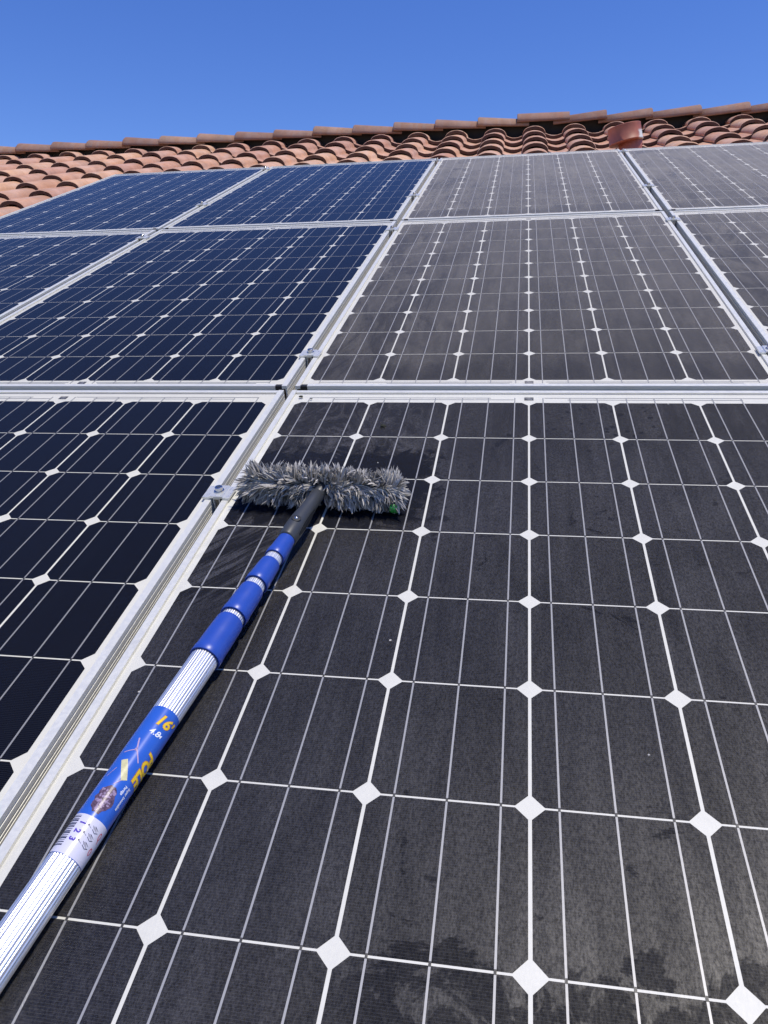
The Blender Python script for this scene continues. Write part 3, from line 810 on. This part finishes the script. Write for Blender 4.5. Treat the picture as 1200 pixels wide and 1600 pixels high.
for c in range(nclump):
    x = rs.uniform(-1, 1); th_ = rs.uniform(-125, 150)          # angle round the core: 0 up, + towards the camera
    if abs(x + 0.02) < 0.10 and th_ > 25: continue                # socket side stays open
    a = R(th_); rad = Vector((0, -math.sin(a), math.cos(a)))
    lean = 0.95 * x * (0.55 + 0.6 * abs(x)) + rs.uniform(-.35, .35)
    if th_ < 15: lean = 0.55 * x + rs.uniform(-.30, .30)
    if 20 < th_ < 100: lean += 1.15 * (1 if x > 0 else -1)
    dv = (rad + Vector((lean, 0, 0))).normalized()
    cur = Vector((rs.uniform(-1.1, 1.1), rs.uniform(-.9, .9), rs.uniform(-.8, .8)))
    Lc = rs.uniform(.023, .032) * (1.0 if th_ < 20 else 1.05)
    ctone = pick()
    for k in range(rs.randint(6, 9)):
        root = Vector((x * HL + rs.uniform(-.006, .006), 0, 0)) + rad * .010 + Vector((0, rs.uniform(-.004, .004), rs.uniform(-.003, .003)))
        d2 = (dv + Vector((rs.uniform(-.09, .09), rs.uniform(-.09, .09), rs.uniform(-.09, .09)))).normalized()
        tn = ctone if rs.random() < .6 else pick()
        strand(root, d2, Lc * rs.uniform(.8, 1.12), rs.uniform(.0015, .0026), (1.2 if th_ > 20 else 0.25) * rs.uniform(.5, 1.3), tn, cur + Vector((rs.uniform(-.3,.3), rs.uniform(-.3,.3), rs.uniform(-.3,.3))))
for c in range(60):                                             # tufts closing both ends
    sg = 1 if c % 2 else -1
    a = R(rs.uniform(-140, 140)); rr_ = rs.uniform(0, .010)
    rad = Vector((0, -math.sin(a), math.cos(a))); dv = (Vector((sg, 0, 0)) + rad * rs.uniform(.2, 1.3)).normalized(); ctone = pick()
    for k in range(6):
        strand(Vector((sg * HL, 0, 0)) + rad * rr_, (dv + Vector((rs.uniform(-.25,.25), rs.uniform(-.25,.25), rs.uniform(-.25,.25)))).normalized(), rs.uniform(.016, .026), rs.uniform(.0010, .0018), rs.uniform(.2, 1.0), ctone if rs.random() < .6 else pick(), Vector((0, 0, 0)))
me = bpy.data.meshes.new('fleece'); me.from_pydata(verts, [], faces)
ca = me.color_attributes.new('tone', 'FLOAT_COLOR', 'POINT')
flat = []
for tn in tones: flat.extend(tn)
ca.data.foreach_set('color', flat)
me.materials.append(M['fibre'])
tag(obj('fleece', me, brush), kind='stuff')

# ------------------------------------------------------------------ crumbs of dirt on the glass
def crumb(x, y, r, seed, label):
    rr = random.Random(seed); bm = bmesh.new(); bmesh.ops.create_icosphere(bm, subdivisions=2, radius=r)
    for v in bm.verts:
        k = 1 + rr.uniform(-.38, .38); v.co = (v.co.x * k * 1.3, v.co.y * k, max(v.co.z * k * .6, -r * .3))
    o = obj('dirt_crumb', from_bm('dirt_crumb', bm, [M['crumb']]), mw=MR @ Matrix.Translation((x, y, 0.0028 + r * .28)))
    tag(o, label, 'dirt', 'crumbs of dirt on the glass')
M['crumb'] = plain('dark_dirt', (0.020, 0.022, 0.012), 0.9, var=0.4, scale=300)
crumb(-0.2735, -0.1185, 0.0042, 1, 'dark crumb of dirt on the glass just above the brush')
crumb(-0.4690, 0.0180, 0.0034, 2, 'dark crumb of dirt by the upper left frame corner of the brush panel')
crumb(-0.4440, 0.0080, 0.0018, 3, 'tiny dark crumb beside the larger crumb at the upper left frame corner')
